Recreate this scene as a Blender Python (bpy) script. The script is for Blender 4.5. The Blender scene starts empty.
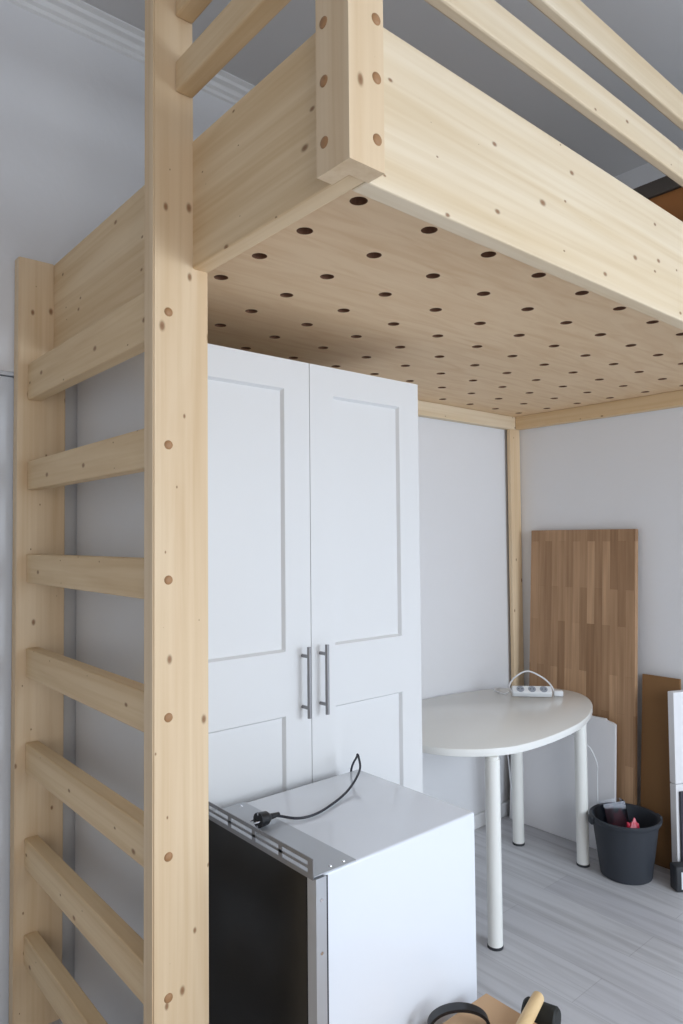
import bpy, bmesh, math, random
from mathutils import Vector, Matrix

SC = bpy.context.scene
COL = SC.collection
random.seed(4)

# ------------------------------------------------------------------ camera
YAW, PITCH, ROLL, FPX, EYE = 0.7084, 0.0365, -0.0090, 698.33, 1.53  # scene and eye height uniformly scaled about floor point below camera, baked into coordinates
cy, sy, cp, sp = math.cos(YAW), math.sin(YAW), math.cos(PITCH), math.sin(PITCH)
fw = Vector((sy * cp, cy * cp, sp)); rt = Vector((cy, -sy, 0)); up = rt.cross(fw)
r2 = rt * math.cos(ROLL) + up * math.sin(ROLL); u2 = up * math.cos(ROLL) - rt * math.sin(ROLL)
cam = bpy.data.cameras.new('camera'); co = bpy.data.objects.new('camera', cam); COL.objects.link(co)
M = Matrix((r2, u2, -fw)).transposed().to_4x4(); M.translation = Vector((0, 0, EYE)); co.matrix_world = M
cam.sensor_fit = 'VERTICAL'; cam.sensor_height = 36.0; cam.lens = FPX / 1024 * 36.0
cam.clip_start = 0.02
SC.camera = co

# ------------------------------------------------------------------ light
SC.view_settings.view_transform = 'Standard'; SC.view_settings.look = 'None'
SC.view_settings.gamma = 1.0; SC.view_settings.use_curve_mapping = False
SC.view_settings.exposure = 0.0
w = bpy.data.worlds.new('world'); SC.world = w; w.use_nodes = True
w.node_tree.nodes['Background'].inputs[0].default_value = (0.75, 0.86, 1.0, 1)
w.node_tree.nodes['Background'].inputs[1].default_value = 0.8

def window_light(name, x, y, z, sx, sz, power, rot, color=(0.86, 0.93, 1.0)):
    l = bpy.data.lights.new(name, 'AREA'); l.shape = 'RECTANGLE'; l.size = sx; l.size_y = sz
    l.energy = power; l.color = color
    o = bpy.data.objects.new(name, l); COL.objects.link(o); o.location = (x, y, z); o.rotation_euler = rot
    return o
FRONT_Y = -2.6
# daylight through the tall window in the wall behind the camera
window_light('window_daylight', 2.30, FRONT_Y + 0.35, 1.70, 1.9, 1.7, 105, (math.radians(44), 0, math.radians(8)), (0.79, 0.89, 1.0))
window_light('window_daylight', -0.6, FRONT_Y + 0.30, 1.50, 1.4, 1.7, 27, (math.radians(68), 0, math.radians(-10)), (1.0, 0.96, 0.91))  # added warm fill lamp standing in for the room's ambient light

# ------------------------------------------------------------------ helpers
def tag(o, label=None, cat=None, group=None, kind=None):
    if label: o['label'] = label
    if cat: o['category'] = cat
    if group: o['group'] = group
    if kind: o['kind'] = kind
    return o

def empty(name, loc, label=None, cat=None, group=None):
    o = bpy.data.objects.new(name, None); COL.objects.link(o); o.location = loc
    o.empty_display_size = 0.1
    return tag(o, label, cat, group)

def wloc(o):
    v = Vector((0, 0, 0))
    while o is not None:
        v += o.location; o = o.parent
    return v

def obj(name, bm, mat, parent=None, smooth=False, origin=None):
    """bm holds world coordinates; becomes one mesh object (under parent)."""
    pl = wloc(parent) if parent else Vector((0, 0, 0))
    org = Vector(origin) if origin is not None else (pl if parent else Vector((0, 0, 0)))
    bmesh.ops.recalc_face_normals(bm, faces=bm.faces[:])
    bmesh.ops.translate(bm, verts=bm.verts[:], vec=-org)
    me = bpy.data.meshes.new(name); bm.to_mesh(me); bm.free()
    mats = mat if isinstance(mat, (list, tuple)) else [mat]
    for m in mats: me.materials.append(m)
    if smooth:
        for p in me.polygons: p.use_smooth = True
        try: me.set_sharp_from_angle(angle=math.radians(35))
        except Exception: pass
    o = bpy.data.objects.new(name, me); COL.objects.link(o)
    if parent: o.parent = parent; o.location = org - pl
    else: o.location = org
    return o

def B(): return bmesh.new()

def box(bm, x0, x1, y0, y1, z0, z1, bev=0.0, seg=2, mtx=None, mi=0):
    r = bmesh.ops.create_cube(bm, size=1.0)
    vs = r['verts']
    for v in vs:
        v.co = Vector(((x0 + x1) / 2 + v.co.x * (x1 - x0), (y0 + y1) / 2 + v.co.y * (y1 - y0), (z0 + z1) / 2 + v.co.z * (z1 - z0)))
    fs = list({f for v in vs for f in v.link_faces})
    for f in fs: f.material_index = mi
    if bev > 0:
        es = list({e for v in vs for e in v.link_edges})
        rr = bmesh.ops.bevel(bm, geom=es, offset=bev, segments=seg, profile=0.5, affect='EDGES')
        vs = list({v for f in rr['faces'] for v in f.verts} | {v for v in vs if v.is_valid})
    if mtx is not None:
        bmesh.ops.transform(bm, matrix=mtx, verts=vs)
    return vs

def cyl(bm, p0, p1, r0, r1=None, n=20, caps=True):
    p0, p1 = Vector(p0), Vector(p1); r1 = r0 if r1 is None else r1
    ax = (p1 - p0).normalized(); a = ax.orthogonal().normalized(); b = ax.cross(a)
    R0 = [bm.verts.new(p0 + (a * math.cos(t) + b * math.sin(t)) * r0) for t in [2 * math.pi * i / n for i in range(n)]]
    R1 = [bm.verts.new(p1 + (a * math.cos(t) + b * math.sin(t)) * r1) for t in [2 * math.pi * i / n for i in range(n)]]
    for i in range(n): bm.faces.new((R0[i], R0[(i + 1) % n], R1[(i + 1) % n], R1[i]))
    if caps: bm.faces.new(R0[::-1]); bm.faces.new(R1)

def lathe(bm, prof, c, n=40, sx=1, sy=1, close_ends=True):
    rings = []
    for r, z in prof:
        rings.append([bm.verts.new((c[0] + r * sx * math.cos(2 * math.pi * i / n), c[1] + r * sy * math.sin(2 * math.pi * i / n), c[2] + z)) for i in range(n)])
    for a, b in zip(rings, rings[1:]):
        for i in range(n): bm.faces.new((a[i], a[(i + 1) % n], b[(i + 1) % n], b[i]))
    if close_ends: bm.faces.new(rings[0][::-1]); bm.faces.new(rings[-1])

def spline(pts, n=8, closed=False):
    P = [Vector(p) for p in pts]; out = []; L = len(P)
    rng = range(L) if closed else range(L - 1)
    for i in rng:
        if closed: p0, p1, p2, p3 = P[i - 1], P[i], P[(i + 1) % L], P[(i + 2) % L]
        else: p0, p1, p2, p3 = P[max(i - 1, 0)], P[i], P[i + 1], P[min(i + 2, L - 1)]
        for k in range(n):
            t = k / n
            out.append(0.5 * ((2 * p1) + (-p0 + p2) * t + (2 * p0 - 5 * p1 + 4 * p2 - p3) * t * t + (-p0 + 3 * p1 - 3 * p2 + p3) * t ** 3))
    if not closed: out.append(P[-1])
    return out

def tube(bm, pts, r, n=10, flat=None):
    pts = [Vector(p) for p in pts]; rings = []; prev = None
    for i, p in enumerate(pts):
        t = (pts[min(i + 1, len(pts) - 1)] - pts[max(i - 1, 0)]).normalized()
        a = t.orthogonal().normalized() if prev is None else (prev - t * prev.dot(t)).normalized()
        prev = a; b = t.cross(a); rr = r if not callable(r) else r(i / (len(pts) - 1))
        rings.append([bm.verts.new(p + (a * math.cos(q) + b * math.sin(q)) * rr) for q in [2 * math.pi * k / n for k in range(n)]])
    for A, C in zip(rings, rings[1:]):
        for i in range(n): bm.faces.new((A[i], A[(i + 1) % n], C[(i + 1) % n], C[i]))
    bm.faces.new(rings[0][::-1]); bm.faces.new(rings[-1])

def prism(bm, pts, vec):
    a = [bm.verts.new(Vector(p)) for p in pts]; b = [bm.verts.new(Vector(p) + Vector(vec)) for p in pts]
    bm.faces.new(a[::-1]); bm.faces.new(b); n = len(a)
    for i in range(n): bm.faces.new((a[i], a[(i + 1) % n], b[(i + 1) % n], b[i]))

# ------------------------------------------------------------------ materials
def srgb(r, g, b):
    f = lambda c: (c / 255 / 12.92) if c / 255 <= 0.04045 else ((c / 255 + 0.055) / 1.055) ** 2.4
    return (f(r), f(g), f(b), 1)

def newmat(name, color, rough=0.5, metal=0.0, spec=0.5):
    m = bpy.data.materials.new(name); m.use_nodes = True
    b = m.node_tree.nodes['Principled BSDF']
    b.inputs['Base Color'].default_value = color; b.inputs['Roughness'].default_value = rough
    b.inputs['Metallic'].default_value = metal
    b.inputs['Specular IOR Level'].default_value = spec
    return m

def N(m, t, **kw):
    n = m.node_tree.nodes.new(t)
    for k, v in kw.items(): setattr(n, k, v)
    return n
def L(m, a, b): m.node_tree.links.new(a, b)
def bsdf(m): return m.node_tree.nodes['Principled BSDF']
def ramp(m, stops):
    r = N(m, 'ShaderNodeValToRGB'); cr = r.color_ramp
    while len(cr.elements) < len(stops): cr.elements.new(0.5)
    for e, (p, c) in zip(cr.elements, stops): e.position = p; e.color = c
    return r
def mapping(m, scale, rot=(0, 0, 0), loc=(0, 0, 0)):
    tc = N(m, 'ShaderNodeTexCoord'); mp = N(m, 'ShaderNodeMapping')
    mp.inputs['Scale'].default_value = scale; mp.inputs['Rotation'].default_value = rot; mp.inputs['Location'].default_value = loc
    L(m, tc.outputs['Object'], mp.inputs['Vector']); return mp
def mixc(m, fac, a, b, mode='MIX'):
    x = N(m, 'ShaderNodeMix', data_type='RGBA', blend_type=mode)
    for s, v in ((x.inputs[0], fac), (x.inputs[6], a), (x.inputs[7], b)):
        if hasattr(v, 'is_linked') or hasattr(v, 'links'): L(m, v, s)
        else: s.default_value = v
    return x.outputs[2]
def bump(m, h, strength, dist=0.001):
    b = N(m, 'ShaderNodeBump'); b.inputs['Strength'].default_value = strength; b.inputs['Distance'].default_value = dist
    L(m, h, b.inputs['Height']); L(m, b.outputs[0], bsdf(m).inputs['Normal'])

def pine(name, axis, thin, seed=0.0, light=(229, 212, 182), dark=(219, 198, 162), knots=0.11):
    m = newmat(name, srgb(*light), 0.55, spec=0.3)
    sc = [9.0, 9.0, 9.0]; sc[axis] = 0.5
    mp = mapping(m, sc, loc=(seed, seed * 1.7, seed * 0.6))
    n1 = N(m, 'ShaderNodeTexNoise'); n1.inputs['Scale'].default_value = 1.6; n1.inputs['Detail'].default_value = 5; n1.inputs['Distortion'].default_value = 1.0
    L(m, mp.outputs[0], n1.inputs['Vector'])
    rp = ramp(m, [(0.30, srgb(*dark)), (0.62, srgb(*light))])
    L(m, n1.outputs['Fac'], rp.inputs['Fac'])
    # fine growth-ring streaks
    sc2 = [60.0, 60.0, 60.0]; sc2[axis] = 1.1
    mp2 = mapping(m, sc2, loc=(seed * 2, 0.3, seed))
    n2 = N(m, 'ShaderNodeTexNoise'); n2.inputs['Scale'].default_value = 1.0; n2.inputs['Detail'].default_value = 3
    L(m, mp2.outputs[0], n2.inputs['Vector'])
    r2_ = ramp(m, [(0.36, (0.86, 0.80, 0.70, 1)), (0.56, (1, 1, 1, 1))]); L(m, n2.outputs['Fac'], r2_.inputs['Fac'])
    c1 = mixc(m, 0.42, rp.outputs[0], r2_.outputs[0], 'MULTIPLY')
    # knots run through the thickness of the board
    tc = N(m, 'ShaderNodeTexCoord'); sx = N(m, 'ShaderNodeSeparateXYZ'); cx = N(m, 'ShaderNodeCombineXYZ')
    L(m, tc.outputs['Object'], sx.inputs[0])
    oth = 3 - axis - thin
    for src, k, dst in ((axis, 7.0, 0), (oth, 12.0, 1)):
        q = N(m, 'ShaderNodeMath', operation='MULTIPLY_ADD'); q.inputs[1].default_value = k; q.inputs[2].default_value = seed * 3.1
        L(m, sx.outputs[src], q.inputs[0]); L(m, q.outputs[0], cx.inputs[dst])
    v = N(m, 'ShaderNodeTexVoronoi', feature='F1', voronoi_dimensions='2D'); v.inputs['Scale'].default_value = 1.0
    L(m, cx.outputs[0], v.inputs['Vector'])
    sep = N(m, 'ShaderNodeSeparateColor'); L(m, v.outputs['Color'], sep.inputs[0])
    rnd = N(m, 'ShaderNodeMapRange'); rnd.inputs[1].default_value = 0.38; rnd.inputs[2].default_value = 1.0
    rnd.inputs[3].default_value = 0.005; rnd.inputs[4].default_value = knots
    L(m, sep.outputs[0], rnd.inputs[0])
    # jitter the distance so knots are not perfect ellipses
    dv = N(m, 'ShaderNodeMath', operation='DIVIDE'); L(m, v.outputs['Distance'], dv.inputs[0]); L(m, rnd.outputs[0], dv.inputs[1])
    rk = ramp(m, [(0.0, (0.95, 0.95, 0.95, 1)), (0.5, (0.75, 0.75, 0.75, 1)), (0.75, (0.25, 0.25, 0.25, 1)), (1.0, (0, 0, 0, 1))])
    L(m, dv.outputs[0], rk.inputs['Fac'])
    sn = N(m, 'ShaderNodeSeparateXYZ'); L(m, tc.outputs['Normal'], sn.inputs[0])
    ab = N(m, 'ShaderNodeMath', operation='ABSOLUTE'); L(m, sn.outputs[thin], ab.inputs[0])
    gt = N(m, 'ShaderNodeMath', operation='GREATER_THAN'); gt.inputs[1].default_value = 0.6; L(m, ab.outputs[0], gt.inputs[0])
    kf = N(m, 'ShaderNodeMath', operation='MULTIPLY'); L(m, rk.outputs[0], kf.inputs[0]); L(m, gt.outputs[0], kf.inputs[1])
    c2 = mixc(m, kf.outputs[0], c1, srgb(134, 92, 58))
    L(m, c2, bsdf(m).inputs['Base Color'])
    bump(m, n2.outputs['Fac'], 0.06, 0.0005)
    return m

PINE_X = pine('pine_along_x', 0, 1, 0.3, light=(232, 215, 188), dark=(222, 200, 166))
PINE_Y = pine('pine_along_y', 1, 0, 1.9, light=(228, 202, 164), dark=(213, 182, 139))  # warmer, darker pine: shade of the left-facing boards put into the colour
PINE_Z = pine('pine_along_z', 2, 1, 4.2, light=(229, 205, 172), dark=(217, 188, 150))
RUNG = pine('rung_pine', 1, 0, 7.7, light=(226, 199, 159), dark=(210, 178, 135))  # same shaded tint painted into the rungs

def plywood():
    m = newmat('birch_plywood', srgb(222, 196, 164), 0.6, spec=0.25)
    mp = mapping(m, (1.2, 9, 9)); n = N(m, 'ShaderNodeTexNoise'); n.inputs['Scale'].default_value = 2.2; n.inputs['Detail'].default_value = 5; n.inputs['Distortion'].default_value = 1.5
    L(m, mp.outputs[0], n.inputs['Vector'])
    r = ramp(m, [(0.3, srgb(222, 188, 148)), (0.6, srgb(232, 203, 166))]); L(m, n.outputs['Fac'], r.inputs['Fac'])
    L(m, r.outputs[0], bsdf(m).inputs['Base Color']); return m
PLY = plywood()
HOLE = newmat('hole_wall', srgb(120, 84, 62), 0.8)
DOWEL = newmat('beech_dowel', srgb(166, 124, 84), 0.55)

def plaster(name, col, s=38, st=0.25):
    m = newmat(name, col, 0.85, spec=0.15)
    mp = mapping(m, (1, 1, 1)); n = N(m, 'ShaderNodeTexNoise'); n.inputs['Scale'].default_value = s; n.inputs['Detail'].default_value = 4
    L(m, mp.outputs[0], n.inputs['Vector']); bump(m, n.outputs['Fac'], st, 0.004)
    return m
WALL = plaster('white_plaster', srgb(228, 228, 230))
CEIL = plaster('ceiling_paint', srgb(212, 211, 211), 20, 0.1)
TRIM = newmat('white_trim', srgb(232, 232, 232), 0.5)
DOORM = newmat('door_paint', srgb(226, 230, 236), 0.4)

def floor_mat():
    m = newmat('grey_laminate', srgb(160, 160, 166), 0.42, spec=0.4)
    mp = mapping(m, (1, 1, 1), rot=(0, 0, math.radians(90)))
    br = N(m, 'ShaderNodeTexBrick'); br.offset = 0.37; br.offset_frequency = 2
    br.inputs['Scale'].default_value = 1; br.inputs['Brick Width'].default_value = 1.3; br.inputs['Row Height'].default_value = 0.19
    br.inputs['Mortar Size'].default_value = 0.0012; br.inputs['Mortar Smooth'].default_value = 0.5
    br.inputs['Color1'].default_value = srgb(204, 203, 205); br.inputs['Color2'].default_value = srgb(195, 194, 198); br.inputs['Mortar'].default_value = srgb(172, 170, 173)
    L(m, mp.outputs[0], br.inputs['Vector'])
    mg = mapping(m, (16, 0.9, 1)); n = N(m, 'ShaderNodeTexNoise'); n.inputs['Scale'].default_value = 1.4; n.inputs['Detail'].default_value = 7; n.inputs['Distortion'].default_value = 0.8
    L(m, mg.outputs[0], n.inputs['Vector'])
    r = ramp(m, [(0.3, (0.70, 0.69, 0.69, 1)), (0.55, (1, 1, 1, 1)), (0.8, (1.08, 1.08, 1.08, 1))]); L(m, n.outputs['Fac'], r.inputs['Fac'])
    c = mixc(m, 0.8, br.outputs['Color'], r.outputs[0], 'MULTIPLY')
    L(m, c, bsdf(m).inputs['Base Color']); return m
FLOOR = floor_mat()

def stave_board():
    m = newmat('butcher_block', srgb(150, 112, 80), 0.5, spec=0.3)
    mp = mapping(m, (1, 1, 1), rot=(0, math.radians(90), 0))
    # object space: x thickness, y width, z height -> brick u = z, v = y
    tc = N(m, 'ShaderNodeTexCoord'); sx = N(m, 'ShaderNodeSeparateXYZ'); cx = N(m, 'ShaderNodeCombineXYZ')
    L(m, tc.outputs['Object'], sx.inputs[0]); L(m, sx.outputs[2], cx.inputs[0]); L(m, sx.outputs[1], cx.inputs[1])
    def brick(w, off, c1, c2):
        br = N(m, 'ShaderNodeTexBrick'); br.offset = off; br.offset_frequency = 2; br.squash = 1.0
        br.inputs['Scale'].default_value = 1; br.inputs['Brick Width'].default_value = w; br.inputs['Row Height'].default_value = 0.0415
        br.inputs['Mortar Size'].default_value = 0.0004; br.inputs['Mortar Smooth'].default_value = 1
        br.inputs['Color1'].default_value = c1; br.inputs['Color2'].default_value = c2; br.inputs['Mortar'].default_value = srgb(120, 88, 62)
        L(m, cx.outputs[0], br.inputs['Vector']); return br.outputs['Color']
    a = brick(0.42, 0.43, srgb(190, 154, 120), srgb(150, 116, 86))
    mg = mapping(m, (1, 34, 1.6)); n = N(m, 'ShaderNodeTexNoise'); n.inputs['Scale'].default_value = 1.6; n.inputs['Detail'].default_value = 5
    L(m, mg.outputs[0], n.inputs['Vector'])
    r = ramp(m, [(0.3, (0.80, 0.78, 0.75, 1)), (0.65, (1.06, 1.06, 1.06, 1))]); L(m, n.outputs['Fac'], r.inputs['Fac'])
    L(m, mixc(m, 1.0, a, r.outputs[0], 'MULTIPLY'), bsdf(m).inputs['Base Color']); return m
STAVE = stave_board()
WARD = newmat('wardrobe_white', srgb(222, 222, 222), 0.45, spec=0.35)
FRW = newmat('fridge_white', srgb(226, 230, 237), 0.12, spec=0.5)
STEEL = newmat('zinc_steel', srgb(182, 185, 190), 0.42, 0.45)
FIN = newmat('vent_steel', srgb(140, 141, 144), 0.45, 0.5)
BLACK = newmat('black_glass', srgb(22, 22, 22), 0.32, spec=0.3)
SCREW = newmat('screw', srgb(215, 215, 218), 0.25, 1.0)
HANDLE = newmat('brushed_nickel', srgb(150, 150, 152), 0.35, 0.9)
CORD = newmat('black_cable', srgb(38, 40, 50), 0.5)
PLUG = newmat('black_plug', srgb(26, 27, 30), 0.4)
TABLE = newmat('table_white', srgb(240, 240, 236), 0.22)
LEG = newmat('leg_white', srgb(242, 242, 237), 0.3)
FOOT = newmat('foot_black', srgb(52, 54, 58), 0.6)
STRIP = newmat('strip_white', srgb(228, 230, 232), 0.4)
SOCK = newmat('socket_grey', srgb(150, 156, 166), 0.5)
PANEL = newmat('melamine_white', srgb(236, 235, 237), 0.45)
HARD = newmat('hardboard_brown', srgb(134, 100, 66), 0.7, spec=0.2)
BUCKET = newmat('black_rubber', srgb(52, 56, 63), 0.55, spec=0.4)
WCORD = newmat('white_cable', srgb(225, 226, 228), 0.5)
CARD = newmat('cardboard', srgb(206, 170, 134), 0.8, spec=0.1)
STRAP = newmat('black_strap', srgb(14, 14, 18), 0.4)
BRUBBER = newmat('mallet_rubber', srgb(24, 26, 24), 0.65)
RED = newmat('red_plastic', srgb(205, 40, 70), 0.3)
DKGREY = newmat('dark_grey_lid', srgb(92, 86, 80), 0.7)
DKBAR = newmat('dark_bar', srgb(58, 56, 66), 0.5)
PAPER = newmat('label_paper', srgb(228, 230, 236), 0.6)
CLEAR = newmat('clear_plastic', (0.95, 0.97, 1, 1), 0.08)
tr_ = N(CLEAR, 'ShaderNodeBsdfTransparent'); gl_ = N(CLEAR, 'ShaderNodeBsdfGlossy'); gl_.inputs['Roughness'].default_value = 0.12
gl_.inputs['Color'].default_value = (.9, .93, 1, 1); mx_ = N(CLEAR, 'ShaderNodeMixShader'); fr_ = N(CLEAR, 'ShaderNodeFresnel'); fr_.inputs['IOR'].default_value = 2.0
L(CLEAR, fr_.outputs[0], mx_.inputs[0]); L(CLEAR, tr_.outputs[0], mx_.inputs[1]); L(CLEAR, gl_.outputs[0], mx_.inputs[2])
L(CLEAR, mx_.outputs[0], CLEAR.node_tree.nodes['Material Output'].inputs['Surface'])

# ------------------------------------------------------------------ room
XL, XR, YB, ZC = -2.4, 3.352, 2.385, 3.36
def struct(name, bm, m, parent=None, smooth=False):
    o = obj(name, bm, m, parent, smooth)
    if parent is None: o['kind'] = 'structure'
    return o
b = B(); box(b, XL - .2, XR + .2, FRONT_Y - .3, YB + .3, -0.1, 0); struct('floor', b, FLOOR)
b = B(); box(b, XL - .2, XR + .2, FRONT_Y - .3, YB + .3, ZC, ZC + .1); struct('ceiling', b, CEIL)
DX0, DX1, DZ = -0.26, 0.69, 2.074
b = B()
box(b, XL - .2, DX0, YB, YB + .2, 0, ZC); box(b, DX0, DX1, YB, YB + .2, DZ, ZC); box(b, DX1, XR + .2, YB, YB + .2, 0, ZC)
struct('wall_back', b, WALL)
b = B(); box(b, XR, XR + .2, FRONT_Y - .2, YB, 0, ZC); struct('wall_right', b, WALL)
b = B(); box(b, XL - .2, XL, FRONT_Y - .2, YB, 0, ZC); struct('wall_left', b, WALL)
b = B()   # wall behind the camera with its window openings
WINS, WS, WT = ((-1.35, .15), (1.3, 3.3)), .45, 2.4
xs_ = [XL] + [q for p in WINS for q in p] + [XR]
for k in range(0, len(xs_), 2): box(b, xs_[k], xs_[k + 1], FRONT_Y - .2, FRONT_Y, 0, ZC)
for p, q in WINS:
    box(b, p, q, FRONT_Y - .2, FRONT_Y, 0, WS); box(b, p, q, FRONT_Y - .2, FRONT_Y, WT, ZC)
struct('wall_front', b, WALL)
for i, (p, q) in enumerate(WINS):
    b = B(); y0, y1 = FRONT_Y - .14, FRONT_Y - .08
    box(b, p, q, y0, y1, WS, WS + .07); box(b, p, q, y0, y1, WT - .07, WT)
    for x in (p, (p + q) / 2 - .035, q - .07): box(b, x, x + .07, y0, y1, WS + .07, WT - .07)
    struct('window_%d' % (i + 1), b, TRIM)
# white door in the back wall, left of the ladder
d = empty('door_1', ((DX0 + DX1) / 2, YB + .1, 0)); d['kind'] = 'structure'
b = B(); box(b, DX0 + .013, DX1 - .013, YB + .02, YB + .06, .006, DZ - .013, .003); obj('door_leaf', b, DOORM, d)
b = B()
box(b, DX0, DX0 + .01, YB + .01, YB + .14, 0, DZ); box(b, DX1 - .01, DX1, YB + .01, YB + .14, 0, DZ); box(b, DX0 + .01, DX1 - .01, YB + .01, YB + .14, DZ - .01, DZ)
obj('door_frame', b, DOORM, d)
b = B(); box(b, DX1, XR, YB - .018, YB, 0, .07, .004); struct('baseboard_back', b, TRIM)
b = B(); box(b, XR - .018, XR, FRONT_Y, YB - .018, 0, .07, .004); struct('baseboard_right', b, TRIM)
# stepped crown moulding
prof = [(0, ZC), (.070, ZC), (.070, ZC - .006), (.052, ZC - .012), (.048, ZC - .024), (.030, ZC - .030), (.027, ZC - .034), (.024, ZC - .046), (.012, ZC - .052), (.010, ZC - .066), (0, ZC - .070)]
b = B(); prism(b, [(XL, YB - p, z) for p, z in prof], (XR - XL, 0, 0)); struct('trim_1', b, TRIM)
# ------------------------------------------------------------------ loft bed
ZB, ZT = 2.141, 2.437                       # underside and top of the deep boards
PX0, PXI, PX1 = 0.6677, 0.7633, 0.8025      # ladder post: outer face, notch, inner face
YN, YNB, YF = 1.401, 1.448, 2.335           # near post front/back face, far post front face
LF, LE, PZ, LZ = 2.341, 3.304, 2.202, 2.130   # ledge faces, platform underside, ledge underside
bed = empty('loft_bed', (1.9, 1.55, 0),
            'tall pine loft bed with ladder, guard rails and a platform full of round holes', 'loft bed')
def notch_post(name, y0, y1, ztop, PX0=PX0):
    b = B()
    pts = [(PX0, y0, 0), (PX1, y0, 0), (PX1, y0, ZB), (PXI, y0, ZB), (PXI, y0, ztop), (PX0, y0, ztop)]
    prism(b, pts, (0, y1 - y0, 0))
    es = [e for e in b.edges if abs(e.verts[0].co.y - e.verts[1].co.y) < 1e-6 and abs(e.verts[0].co.x - e.verts[1].co.x) < 1e-6]
    bmesh.ops.bevel(b, geom=es, offset=.003, segments=2, affect='EDGES')
    return obj(name, b, PINE_Z, bed)
near_post = notch_post('ladder_post', YN, YNB, 3.12)
far_post = notch_post('ladder_post', YF, 2.383, ZT, .654)

def dowel_mesh(axis):
    b = B(); r = .0105; n = 18
    prof_ = [(.0, .0035), (.006, .003), (.0095, .0012), (r, -.001), (r, -.004)]
    rings = []
    for q, h in prof_:
        rings.append([b.verts.new((q * math.cos(2 * math.pi * i / n), -h, q * math.sin(2 * math.pi * i / n))) for i in range(n)] if q > 0 else None)
    cv = b.verts.new((0, -prof_[0][1], 0))
    for i in range(n): b.faces.new((cv, rings[1][i], rings[1][(i + 1) % n]))
    for a, c in zip(rings[1:], rings[2:]):
        for i in range(n): b.faces.new((a[i], c[i], c[(i + 1) % n], a[(i + 1) % n]))
    if axis == 'x': bmesh.ops.rotate(b, verts=b.verts[:], matrix=Matrix.Rotation(math.radians(-90), 3, 'Z'))
    bmesh.ops.recalc_face_normals(b, faces=b.faces[:])
    me = bpy.data.meshes.new('dowel'); b.to_mesh(me); b.free(); me.materials.append(DOWEL)
    for p in me.polygons: p.use_smooth = True
    return me
DW_Y, DW_X = dowel_mesh('y'), dowel_mesh('x')
def dowel(me, p, parent):
    o = bpy.data.objects.new('dowel', me); COL.objects.link(o); o.parent = parent
    o.location = Vector(p) - wloc(parent); return o
RZ = [2.036, 1.736, 1.441, 1.145, 0.8496, 0.5544, 0.259]
for i, z in enumerate(RZ):
    if i: dowel(DW_Y, (.7035, YN, z), near_post)
dowel(DW_Y, (.7035, YN, 2.030), near_post)
for i, z in enumerate(RZ):
    hh = .058 if i == 0 else .0455
    b = B(); box(b, .683, .7245, YNB, YF, z - hh, z + hh, .004)
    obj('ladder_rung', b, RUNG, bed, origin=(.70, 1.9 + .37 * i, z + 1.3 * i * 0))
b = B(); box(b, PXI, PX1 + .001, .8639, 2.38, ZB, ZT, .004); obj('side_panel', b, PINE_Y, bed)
b = B(); box(b, PX1 + .002, 3.348, .8639, .906, ZB, ZT, .004); obj('front_beam', b, PINE_X, bed)
b = B(); box(b, PX1 + .002, 3.348, LF, 2.383, LZ, PZ, .003); obj('rear_ledge', b, PINE_X, bed)
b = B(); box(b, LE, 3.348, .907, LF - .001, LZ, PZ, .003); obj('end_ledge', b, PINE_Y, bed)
b = B(); box(b, 3.258, 3.348, LF + .001, 2.366, 0, LZ, .003); obj('rear_post', b, PINE_Z, bed)
# platform with a grid of blind round holes in its underside
GX, GY, SX, SY, RH = 0.9242, 1.0174, 0.2085, 0.1768, 0.0184
def platform():
    bm = B(); z0, z1, zh = PZ + .0005, PZ + .030, PZ + .026
    nx, ny = 12, 8
    xs = [PX1 + .0015] + [GX + SX * (i + .5) for i in range(nx - 1)] + [3.348]
    ys = [.9065] + [GY + SY * (j + .5) for j in range(ny - 1)] + [2.383]
    vc = {}
    def V(x, y, z):
        k = (round(x, 5), round(y, 5), round(z, 5))
        if k not in vc: vc[k] = bm.verts.new((x, y, z))
        return vc[k]
    n = 20
    for i in range(nx):
        for j in range(ny):
            cx, cy_ = GX + SX * i, GY + SY * j
            x0, x1, y0, y1 = xs[i], xs[i + 1], ys[j], ys[j + 1]
            ring = [bm.verts.new((cx + RH * math.cos(2 * math.pi * (k + .5) / n), cy_ + RH * math.sin(2 * math.pi * (k + .5) / n), z0)) for k in range(n)]
            top = [bm.verts.new((v.co.x, v.co.y, zh)) for v in ring]
            # one quad-ish fan per quadrant: ring verts of quadrant q + corner q
            cor = [V(x1, y1, z0), V(x0, y1, z0), V(x0, y0, z0), V(x1, y0, z0)]
            for q in range(4):
                seg = [ring[(q * 5 + k) % n] for k in range(5)]
                for k in range(4): bm.faces.new((cor[q], seg[k + 1], seg[k]))
                nxt = ring[(q * 5 + 5) % n]
                bm.faces.new((cor[q], cor[(q + 1) % 4], nxt, seg[4]))
            for k in range(n):
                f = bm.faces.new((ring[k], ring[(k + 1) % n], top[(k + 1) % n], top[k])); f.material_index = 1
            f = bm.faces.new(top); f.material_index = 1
    X0, X1, Y0, Y1 = xs[0], xs[-1], ys[0], ys[-1]
    t = [V(X0, Y0, z1), V(X1, Y0, z1), V(X1, Y1, z1), V(X0, Y1, z1)]; bm.faces.new(t)
    # sides
    bot = [[V(x, Y0, z0) for x in xs], [V(X1, y, z0) for y in ys], [V(x, Y1, z0) for x in xs[::-1]], [V(X0, y, z0) for y in ys[::-1]]]
    for s in range(4): bm.faces.new(bot[s] + [t[(s + 1) % 4], t[s]])
    return bm
obj('platform', platform(), [PLY, HOLE], bed)
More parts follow.
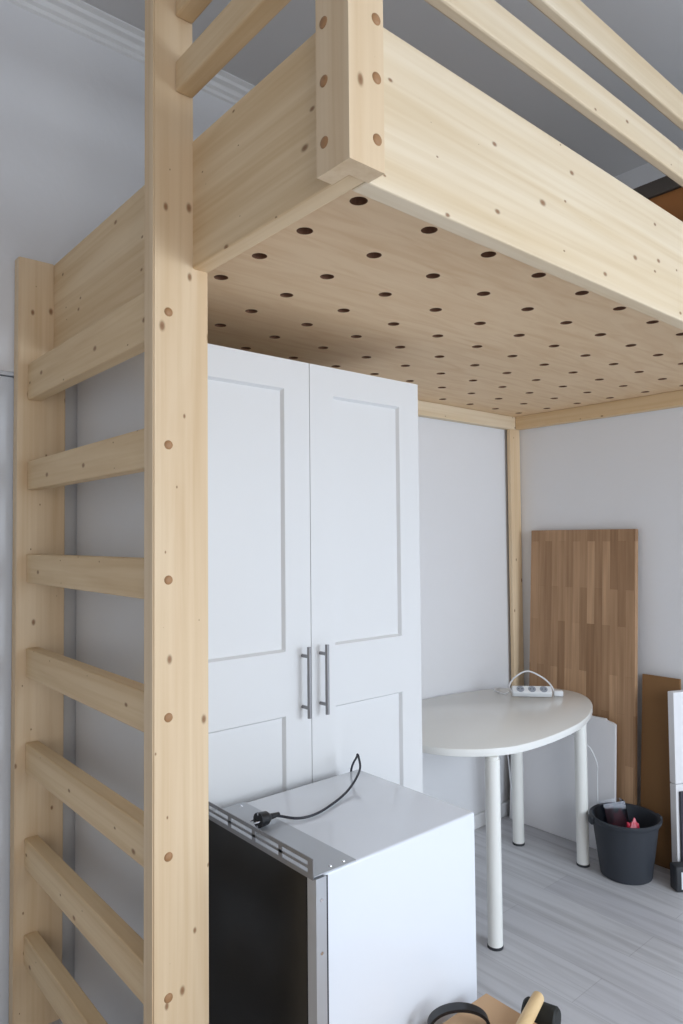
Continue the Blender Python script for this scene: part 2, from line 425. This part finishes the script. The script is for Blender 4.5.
# L-shaped corner post on the outside of the two deep boards
CX0, CY0, CX1 = .7285, .8225, .807
b = B()
prism(b, [(CX0, CY0, ZB - .002), (CX1, CY0, ZB - .002), (CX1, .8634, ZB - .002), (PXI - .0005, .8634, ZB - .002), (PXI - .0005, .9070, ZB - .002), (CX0, .9070, ZB - .002)], (0, 0, 1.0))
corner = obj('corner_post', b, PINE_Z, bed)
for z in (2.397, 2.296, 2.191):
    dowel(DW_Y, (.7905, CY0, z), corner); dowel(DW_X, (CX0, .8860, z + .001), corner)
for z in (2.495, 2.585): dowel(DW_Y, (.7905, CY0, z), corner)
for z0, z1 in ((2.568, 2.653), (2.744, 2.826)):
    b = B(); box(b, .765, 3.348, .8642, .892, z0, z1, .005); obj('guard_rail', b, PINE_X, bed)
for z0, z1 in ((2.533, 2.603), (2.707, 2.780)):
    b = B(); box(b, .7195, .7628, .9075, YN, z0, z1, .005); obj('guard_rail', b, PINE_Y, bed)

# ------------------------------------------------------------------ wardrobe
WX0, WX1, WXM, WY, WYB, WZ = .839, 1.8135, 1.3252, 1.6946, 2.337, 2.071
wd = empty('wardrobe', ((WX0 + WX1) / 2, 2.0, 0), 'tall white two-door wardrobe with recessed panels under the loft bed', 'wardrobe')
b = B(); box(b, WX0 + .002, WX1 - .002, WY + .021, WYB, 0, WZ - .003, .0015); obj('carcass', b, WARD, wd)
def door_mesh(x0, x1):
    bm = B(); yf, yb = WY, WY + .019; z0, z1 = .06, WZ
    st = .095; rec = .0115; bw = .007
    rects = [(x0 + st, x1 - st, .16, 1.003), (x0 + st, x1 - st, 1.192, 1.9805)]
    def q(x, y, z): return bm.verts.new((x, y, z))
    # front frame as strips around the two recesses
    def face(xa, xb, za, zb_):
        bm.faces.new((q(xa, yf, za), q(xb, yf, za), q(xb, yf, zb_), q(xa, yf, zb_)))
    (a, c, l0, l1), (_, _, u0, u1) = rects
    face(x0, a, z0, z1); face(c, x1, z0, z1); face(a, c, z0, l0); face(a, c, l1, u0); face(a, c, u1, z1)
    for xa, xb, za, zb_ in rects:
        o = [(xa, za), (xb, za), (xb, zb_), (xa, zb_)]; i = [(xa + bw, za + bw), (xb - bw, za + bw), (xb - bw, zb_ - bw), (xa + bw, zb_ - bw)]
        for k in range(4):
            k2 = (k + 1) % 4
            bm.faces.new((q(o[k][0], yf, o[k][1]), q(o[k2][0], yf, o[k2][1]), q(i[k2][0], yf + rec, i[k2][1]), q(i[k][0], yf + rec, i[k][1])))
        bm.faces.new([q(x, yf + rec, z) for x, z in i])
    cs = [(x0, z0), (x1, z0), (x1, z1), (x0, z1)]
    for k in range(4):
        k2 = (k + 1) % 4
        bm.faces.new((q(cs[k][0], yf, cs[k][1]), q(cs[k2][0], yf, cs[k2][1]), q(cs[k2][0], yb, cs[k2][1]), q(cs[k][0], yb, cs[k][1])))
    bm.faces.new([q(x, yb, z) for x, z in cs])
    bmesh.ops.remove_doubles(bm, verts=bm.verts[:], dist=1e-5)
    return bm
for x0, x1, hx in ((WX0, WXM - .0012, 1.2906), (WXM + .0012, WX1, 1.3599)):
    dr = obj('door', door_mesh(x0, x1), WARD, wd)
    b = B(); yy = WY - .034
    cyl(b, (hx, yy, .9927), (hx, yy, 1.2035), .0064, n=14)
    for z in (1.0216, 1.1745): cyl(b, (hx, yy, z), (hx, WY + .001, z), .0052, n=12)
    h = obj('handle', b, HANDLE, dr, smooth=True); h['label'] = 'brushed metal bar handle'

# ------------------------------------------------------------------ small fridge
FX0, FX1, FY0, FY1, FZ = .951, 1.456, 1.177, 1.632, .815
fr = empty('fridge', ((FX0 + FX1) / 2, (FY0 + FY1) / 2, 0), 'white box-shaped built-in fridge with black front and steel vent strip', 'fridge')
b = B(); box(b, FX0, FX1, FY0, FY1, .02, FZ, .006, 3); obj('body', b, FRW, fr, smooth=True)
b = B(); box(b, FX0 - .024, FX0 - .003, FY0 + .030, FY1, .05, FZ - .006, .002); obj('front_panel', b, BLACK, fr)
# steel plate lying on the top with the slotted fin standing on its front edge
b = B()
box(b, FX0 - .026, FX0 + .092, FY0 + .001, FY1, FZ + .0002, FZ + .0022)
top_plate = obj('vent_bracket', b, STEEL, fr)
b = B()
ya, yb = FY0 + .004, FY1
span = yb - ya; xf0, xf1 = FX0 - .0275, FX0 - .0255
z0, z1 = FZ - .007, FZ + .037
slots = [(z0 + .011, z0 + .020), (z0 + .026, z0 + .035)]
ncol = 4; marg = .018; gap = .014
cw = (span - 2 * marg - gap * (ncol - 1)) / ncol
box(b, xf0, xf1, ya, yb, z0, slots[0][0]); box(b, xf0, xf1, ya, yb, slots[1][1], z1)
for k in range(ncol + 1):
    s0 = ya if k == 0 else ya + marg + k * cw + (k - 1) * gap
    s1 = yb if k == ncol else ya + marg + k * (cw + gap)
    box(b, xf0, xf1, s0, s1, slots[0][0], slots[1][1])
box(b, xf0, xf1, ya + marg, yb - marg, slots[0][1], slots[1][0])
obj('vent_fin', b, FIN, fr)
b = B(); box(b, FX0 - .024, FX0 + .004, FY0 - .0022, FY0 + .028, .05, FZ - .004); obj('side_flange', b, STEEL, fr)
b = B(); box(b, FX0 + .0045, FX0 + .0085, FY0 - .0016, FY0 + .002, .05, FZ - .004); obj('seal_strip', b, CORD, fr)  # dark strip standing in for the shaded gap between flange and body
def screw(p, ax, parent):
    b = B(); p = Vector(p); a = Vector(ax)
    cyl(b, p, p + a * .0018, .0042, .0034, n=14); obj('screw', b, SCREW, parent, smooth=True)
for x, y in ((FX0 + .030, FY0 + .016), (FX0 + .066, FY0 + .014), (FX0 + .07, FY1 - .02)): screw((x, y, FZ + .002), (0, 0, 1), top_plate)
for z in (.765, .655, .40, .2): screw((FX0 - .010, FY0 - .002, z), (0, -1, 0), fr)
# mains lead: plug on the top, cable bowing up to the back edge, then down behind
pz = FZ + .0022
pc = Vector((.977, 1.462, pz + .0195))
dirp = Vector((.95, .10, -.06)).normalized()
loop = [pc + dirp * .045, pc + dirp * .068 + Vector((0, 0, -.006)), (1.080, 1.436, FZ + .0065), (1.140, 1.432, FZ + .006), (1.245, 1.470, FZ + .007), (1.322, 1.507, FZ + .015), (1.392, 1.552, FZ + .032), (1.420, 1.588, FZ + .052),
        (1.424, 1.598, FZ + .058), (1.428, 1.606, FZ + .048), (1.430, 1.6305, FZ + .012), (1.432, 1.6365, FZ - .03), (1.44, 1.637, .60), (1.462, 1.637, .45), (1.474, 1.635, .36), (1.476, 1.630, .28), (1.468, 1.62, .12), (1.463, 1.60, .02)]
b = B(); tube(b, spline(loop, 8), .0034, 8); cord = obj('power_cord', b, CORD, fr, smooth=True)
b = B()
cyl(b, pc - dirp * .004, pc + dirp * .022, .0185, .0165, n=24)
cyl(b, pc + dirp * .022, pc + dirp * .034, .0165, .0085, n=20); cyl(b, pc + dirp * .034, pc + dirp * .064, .0078, .0052, n=16)
plug = obj('plug', b, PLUG, cord, smooth=True)
side = dirp.cross(Vector((0, 0, 1))).normalized(); upv = side.cross(dirp)
b = B()
for s in (-1, 1): cyl(b, pc - dirp * .004 + side * .0093 * s, pc - dirp * .022 + side * .0093 * s, .0024, n=10)
for s in (-1, 1): cyl(b, pc - dirp * .0045 + upv * .0145 * s + side * .0, pc - dirp * .006 + upv * .0145 * s, .003, n=10)
# pins and earth contacts belong to the plug
tmp = bpy.data.meshes.new('pins'); bmesh.ops.recalc_face_normals(b, faces=b.faces[:]); bmesh.ops.translate(b, verts=b.verts[:], vec=-wloc(plug))
bm2 = B(); bm2.from_mesh(plug.data); n0 = len(bm2.faces); b.to_mesh(tmp); b.free(); bm2.from_mesh(tmp); bm2.faces.ensure_lookup_table()
for f in bm2.faces[n0:]: f.material_index = 1
bm2.to_mesh(plug.data); bm2.free(); plug.data.materials.append(SCREW); bpy.data.meshes.remove(tmp)

# ------------------------------------------------------------------ table
tb = empty('table', (2.6, 1.98, 0), 'white oval table with round white legs beside the wardrobe', 'table')
rim = [(1.985, 1.853), (2.034, 1.744), (2.142, 1.650), (2.275, 1.602), (2.511, 1.598), (2.755, 1.634), (2.981, 1.719), (3.132, 1.818), (3.222, 1.934), (3.226, 2.060), (3.140, 2.180), (2.989, 2.273), (2.805, 2.331), (2.568, 2.362), (2.330, 2.345), (2.130, 2.270), (2.010, 2.130), (1.970, 1.985)]
out = spline([(x, y, 0) for x, y in rim], 5, True)
cen = Vector((2.6, 1.98, 0))
b = B(); rings = []
for ins, z in ((.004, .705), (.001, .7065), (0, .709), (0, .731), (.001, .7335), (.004, .735)):
    rings.append([b.verts.new((p.x + (cen - p).normalized().x * ins, p.y + (cen - p).normalized().y * ins, z)) for p in out])
for a, c in zip(rings, rings[1:]):
    for i in range(len(out)): b.faces.new((a[i], a[(i + 1) % len(out)], c[(i + 1) % len(out)], c[i]))
b.faces.new(rings[0][::-1]); b.faces.new(rings[-1]); obj('tabletop', b, TABLE, tb, smooth=True)
for x, y in ((2.156, 1.657), (2.955, 2.118), (2.990, 1.787), (2.13, 2.20)):
    b = B(); cyl(b, (x, y, .010), (x, y, .694), .028, n=28); cyl(b, (x, y, .694), (x, y, .705), .0245, n=28)
    lg = obj('leg', b, LEG, tb, smooth=True)
    b = B(); cyl(b, (x, y, 0), (x, y, .007), .0295, n=28); cyl(b, (x, y, .007), (x, y, .010), .026, n=28)
    ft = obj('foot', b, FOOT, lg, smooth=True); ft['label'] = 'black foot cap'

# ------------------------------------------------------------------ power strip on the table
TZ = .735
ps = empty('power_strip', (2.99, 2.05, TZ), 'white three-socket power strip with looped white cable on the table', 'power strip')
A, E_ = Vector((2.915, 2.115, TZ)), Vector((3.045, 1.975, TZ))
ang = math.atan2(E_.y - A.y, E_.x - A.x); Lh = (E_ - A).length / 2; mid = (A + E_) / 2
Mh = Matrix.Translation(mid) @ Matrix.Rotation(ang, 4, 'Z')
# body lies on edge-tilted side so that its sockets face the room
Mt = Mh @ Matrix.Translation((0, 0, .003)) @ Matrix.Rotation(math.radians(38), 4, 'X')
b = B(); box(b, -Lh, Lh, -.020, .026, 0.0125, .046, .006, 3, mtx=Mt)
obj('housing', b, STRIP, ps, smooth=True)
for k in (-1, 0, 1):
    b = B(); Ms = Mt @ Matrix.Translation((k * .056, .003, .0455))
    pts = [Ms @ Vector((.0185 * math.cos(t), .0185 * math.sin(t), 0)) for t in [2 * math.pi * i / 22 for i in range(22)]]
    vec = (Ms.to_3x3() @ Vector((0, 0, .0016))); prism(b, pts, vec)
    s = obj('socket', b, SOCK, ps)
    b = B()
    for q in (-.008, .008):
        p = Ms @ Vector((q, 0, .0015)); cyl(b, p, p + vec * .6, .0028, n=10)
    obj('pin_hole', b, FOOT, s)
wc = [A + Vector((-.01, .0, .028)), (2.935, 2.14, TZ + .05), (2.955, 2.12, TZ + .088), (2.995, 2.075, TZ + .118), (3.04, 2.02, TZ + .088), (3.062, 1.985, TZ + .05), (3.062, 1.965, TZ + .012), (3.075, 1.97, TZ + .0045)]
b = B(); tube(b, spline(wc, 7), .0042, 8)
wc2 = [A + Vector((-.005, .01, .02)), (2.90, 2.15, TZ + .008), (2.94, 2.235, TZ + .0048), (3.00, 2.262, TZ + .0048), (3.055, 2.262, TZ - .02), (3.06, 2.275, TZ - .10), (3.035, 2.285, .56), (3.05, 2.285, .48), (3.09, 2.28, .42), (3.11, 2.27, .2), (3.12, 2.25, .01)]
tube(b, spline(wc2, 7), .0035, 8)
obj('cord', b, WCORD, ps, smooth=True)
b = B(); Mp = Matrix.Translation((3.082, 1.955, TZ + .015)) @ Matrix.Rotation(ang, 4, 'Z')
box(b, -.026, .020, -.014, .014, -.014, .014, .006, 3, mtx=Mp); obj('plug', b, STRIP, ps, smooth=True)

b = B(); tube(b, spline([(2.985, 1.96, .7015), (3.02, 1.93, .66), (3.08, 1.93, .575), (3.10, 1.872, .540), (3.12, 1.818, .506), (3.132, 1.788, .434), (3.145, 1.795, .36), (3.150, 1.80, .15), (3.145, 1.79, .0035)], 7), .0032, 8)
o = obj('cable', b, WCORD, smooth=True, origin=(3.145, 1.79, 0)); tag(o, 'thin white cable hanging in front of the leaning white board', 'cable')

# ------------------------------------------------------------------ boards against the right wall
def lean_panel(name, y0, y1, xb, xt, h, th, mat, label, cat, notch=None, bev=.0015):
    """board parallel to the right wall; xb / xt are the front face at foot and top"""
    th_a = math.atan2(xt - xb, h)
    pts = [(y0, 0), (y1, 0), (y1, h), (y0, h)]
    if notch: pts = [(y0, 0), (y1, 0), (y1, h), (y0 + notch[0], h), (y0 + notch[0], h - notch[1] * .45), (y0 + notch[0] * .35, h - notch[1] * .6), (y0, h - notch[1])]
    b = B(); prism(b, [(0, y, z / math.cos(th_a)) for y, z in pts], (th, 0, 0))
    bmesh.ops.bevel(b, geom=b.edges[:], offset=bev, segments=1, affect='EDGES')
    bmesh.ops.rotate(b, verts=b.verts[:], cent=(0, 0, 0), matrix=Matrix.Rotation(th_a, 3, 'Y'))
    zmin = min(v.co.z for v in b.verts)
    bmesh.ops.translate(b, verts=b.verts[:], vec=(xb, 0, -zmin))
    o = obj(name, b, mat, origin=(xb, (y0 + y1) / 2, 0)); return tag(o, label, cat)
lean_panel('countertop_board', 1.657, 2.253, 3.221, 3.312, 1.558, .026, STAVE, 'tall brown wooden stave board leaning on the right wall', 'wooden board')
lean_panel('white_panel', 1.735, 2.335, 3.178, 3.218, .632, .016, PANEL, 'white board with a notched corner leaning behind the table legs', 'board', notch=(.05, .02))
lean_panel('hardboard_panel', 1.462, 1.642, 3.240, 3.310, .858, .012, HARD, 'narrow dark brown board leaning on the wall behind the bucket', 'board')
# white cabinet at the picture's right edge, its two halves stacked
cab = empty('cabinet', (3.25, 1.42, 0), 'narrow white cabinet in two stacked halves beside the black bucket', 'cabinet')
Mc = Matrix.Translation((3.176, 1.434, 0)) @ Matrix.Rotation(math.radians(-22), 4, 'Z')
b = B(); box(b, 0, .145, 0, .035, 0, .414, .002, mtx=Mc); obj('lower_half', b, PANEL, cab)
b = B(); box(b, 0, .145, 0, .035, .417, .822, .002, mtx=Mc); obj('upper_half', b, PANEL, cab)
# black case with a white sticker and the dark bar standing behind it
bb = empty('tool_case', (3.16, 1.38, 0), 'small black case with a white sticker on the floor at right', 'case')
Mb = Matrix.Translation((3.085, 1.430, 0)) @ Matrix.Rotation(math.radians(-36), 4, 'Z')
b = B(); box(b, 0, .15, -.055, 0, 0, .108, .007, 3, mtx=Mb); obj('body', b, FOOT, bb, smooth=True)
b = B(); box(b, .022, .12, -.0562, -.0545, .014, .086, mtx=Mb); s = obj('sticker', b, PAPER, bb); s['label'] = 'white paper sticker'
b = B(); box(b, .014, .036, -.013, -.002, 0, .385, .002, mtx=Mc); o = obj('metal_bar', b, DKBAR, origin=(3.22, 1.415, 0))
tag(o, 'thin dark upright bar against the white cabinet behind the black case', 'bar')

# ------------------------------------------------------------------ bucket and what is in it
BC = (3.055, 1.612, 0)
bk = empty('bucket', BC, 'black round plastic bucket on the floor by the table leg', 'bucket')
b = B()
lathe(b, [(.0, .0), (.104, .0), (.110, .004), (.141, .240), (.149, .242), (.153, .248), (.153, .260), (.148, .264), (.139, .260), (.134, .240), (.104, .012), (0.0, .012)], BC, 48, close_ends=False)
bmesh.ops.remove_doubles(b, verts=b.verts[:], dist=.0005)
obj('shell', b, BUCKET, bk, smooth=True)
for a in (-40, 140):
    b = B(); Mg = Matrix.Translation(BC) @ Matrix.Rotation(math.radians(a), 4, 'Z')
    box(b, .147, .163, -.022, .022, .228, .262, .006, 3, mtx=Mg); obj('handle_lug', b, BUCKET, bk, smooth=True)
# open clear blister pack standing in the bucket, a red wrapper in front of it
Mk = Matrix.Translation((BC[0] + .020, BC[1] + .012, .022)) @ Matrix.Rotation(math.radians(-40), 4, 'Z') @ Matrix.Rotation(math.radians(-7), 4, 'X') @ Matrix.Rotation(math.radians(-9), 4, 'Y')
b = B(); t = .0025; W2, D2, H2 = .050, .030, .288
box(b, -W2, W2, D2 - t, D2, 0, H2, mtx=Mk); box(b, -W2, W2, -D2, -D2 + t, 0, H2, mtx=Mk)
box(b, -W2, -W2 + t, -D2 + t, D2 - t, 0, H2, mtx=Mk); box(b, W2 - t, W2, -D2 + t, D2 - t, 0, H2, mtx=Mk)
box(b, -W2 + t, W2 - t, -D2 + t, D2 - t, 0, t, mtx=Mk)
o = obj('plastic_package', b, CLEAR, origin=(BC[0] + .02, BC[1] + .012, .013)); tag(o, 'clear plastic packaging sticking out of the black bucket', 'packaging')
b = B(); bmesh.ops.create_icosphere(b, subdivisions=4, radius=1.0)
for v in b.verts:
    k = 1 + .10 * math.sin(v.co.x * 9) * math.sin(v.co.y * 8 + 1) + .07 * math.sin(v.co.z * 13 + v.co.x * 5)
    v.co = Vector((v.co.x * .040 * k, v.co.y * .028 * k, v.co.z * .116 * k))
bmesh.ops.rotate(b, verts=b.verts[:], cent=(0, 0, 0), matrix=Matrix.Rotation(math.radians(-40), 3, 'Z'))
zm = min(v.co.z for v in b.verts)
bmesh.ops.translate(b, verts=b.verts[:], vec=(BC[0] - .026, BC[1] - .050, .0125 - zm))
o = obj('wrapper', b, RED, smooth=True, origin=(BC[0] - .026, BC[1] - .050, .0125)); tag(o, 'crumpled red wrapper inside the black bucket', 'wrapper')

# ------------------------------------------------------------------ box on the bed
b_ = empty('storage_box', (2.8, 1.3, PZ + .03), 'brown box with a dark grey lid up on the loft bed', 'box')
b = B(); box(b, 2.615, 2.985, .95, 1.62, PZ + .0305, 2.815, .003); obj('box_body', b, newmat('brown_box', srgb(170, 112, 60), .7), b_)
b = B(); box(b, 2.605, 2.995, .94, 1.63, 2.816, 2.875, .003); obj('lid', b, DKGREY, b_)

# ------------------------------------------------------------------ foreground: carton, strap, mallet
BX1, BY1, BZ = 1.418, 1.120, .400
cb = empty('cardboard_box', (1.2, .9, 0), 'tan cardboard box in the foreground beside the fridge', 'box')
b = B(); box(b, .985, BX1, .64, BY1, 0, BZ, .003); obj('carton', b, CARD, cb)
ctr = Vector((1.272, 1.085, BZ)); hv = Vector((.78, -.62, 0)).normalized()
arc = []
for k in range(25):
    t = math.pi * k / 24
    arc.append(ctr - hv * .068 * math.cos(t) + Vector((0, 0, .004 + .040 * math.sin(t))))
b = B()
tn = hv.cross(Vector((0, 0, 1))).normalized(); ring = []
for k, p in enumerate(arc):
    t = math.pi * k / 24; nrm = (-hv * math.cos(t) + Vector((0, 0, math.sin(t)))).normalized()
    ring.append([b.verts.new(p + tn * sx_ * .013 + nrm * sn * .0035) for sx_, sn in ((-1, -1), (1, -1), (1, 1), (-1, 1))])
for a, c in zip(ring, ring[1:]):
    for i in range(4): b.faces.new((a[i], a[(i + 1) % 4], c[(i + 1) % 4], c[i]))
b.faces.new(ring[0][::-1]); b.faces.new(ring[-1])
bmesh.ops.translate(b, verts=b.verts[:], vec=(0, 0, .0005))
o = obj('strap', b, STRAP, smooth=True, origin=(ctr.x, ctr.y, BZ)); tag(o, 'black strap arching over the cardboard box', 'strap')
ml = empty('rubber_mallet', (1.42, 1.0, BZ), 'black rubber mallet with a pale wooden handle across the cardboard box', 'mallet')
p0, p1 = Vector((1.232, .933, BZ + .0175)), Vector((1.474, 1.008, BZ + .0185))
b = B(); tube(b, spline([p0, p0 + (p1 - p0) * .4, p0 + (p1 - p0) * .8, p1], 6), lambda t: .0155 - .002 * abs(t - .5), 18)
obj('handle', b, pine('handle_wood', 0, 2, 2.2, light=(226, 196, 150), dark=(214, 180, 130), knots=.02), ml, smooth=True)
hd = (p1 - p0).normalized(); sd = hd.cross(Vector((0, 0, 1))).normalized()
hc = p1 - hd * .004 + Vector((0, 0, -.040))
b = B()
for a0, a1, r0, r1 in ((-.034, -.028, .026, .031), (-.028, .042, .031, .031), (.042, .048, .031, .026)):
    cyl(b, hc + sd * a0, hc + sd * a1, r0, r1, n=28)
bmesh.ops.remove_doubles(b, verts=b.verts[:], dist=.0002)
obj('head', b, BRUBBER, ml, smooth=True)
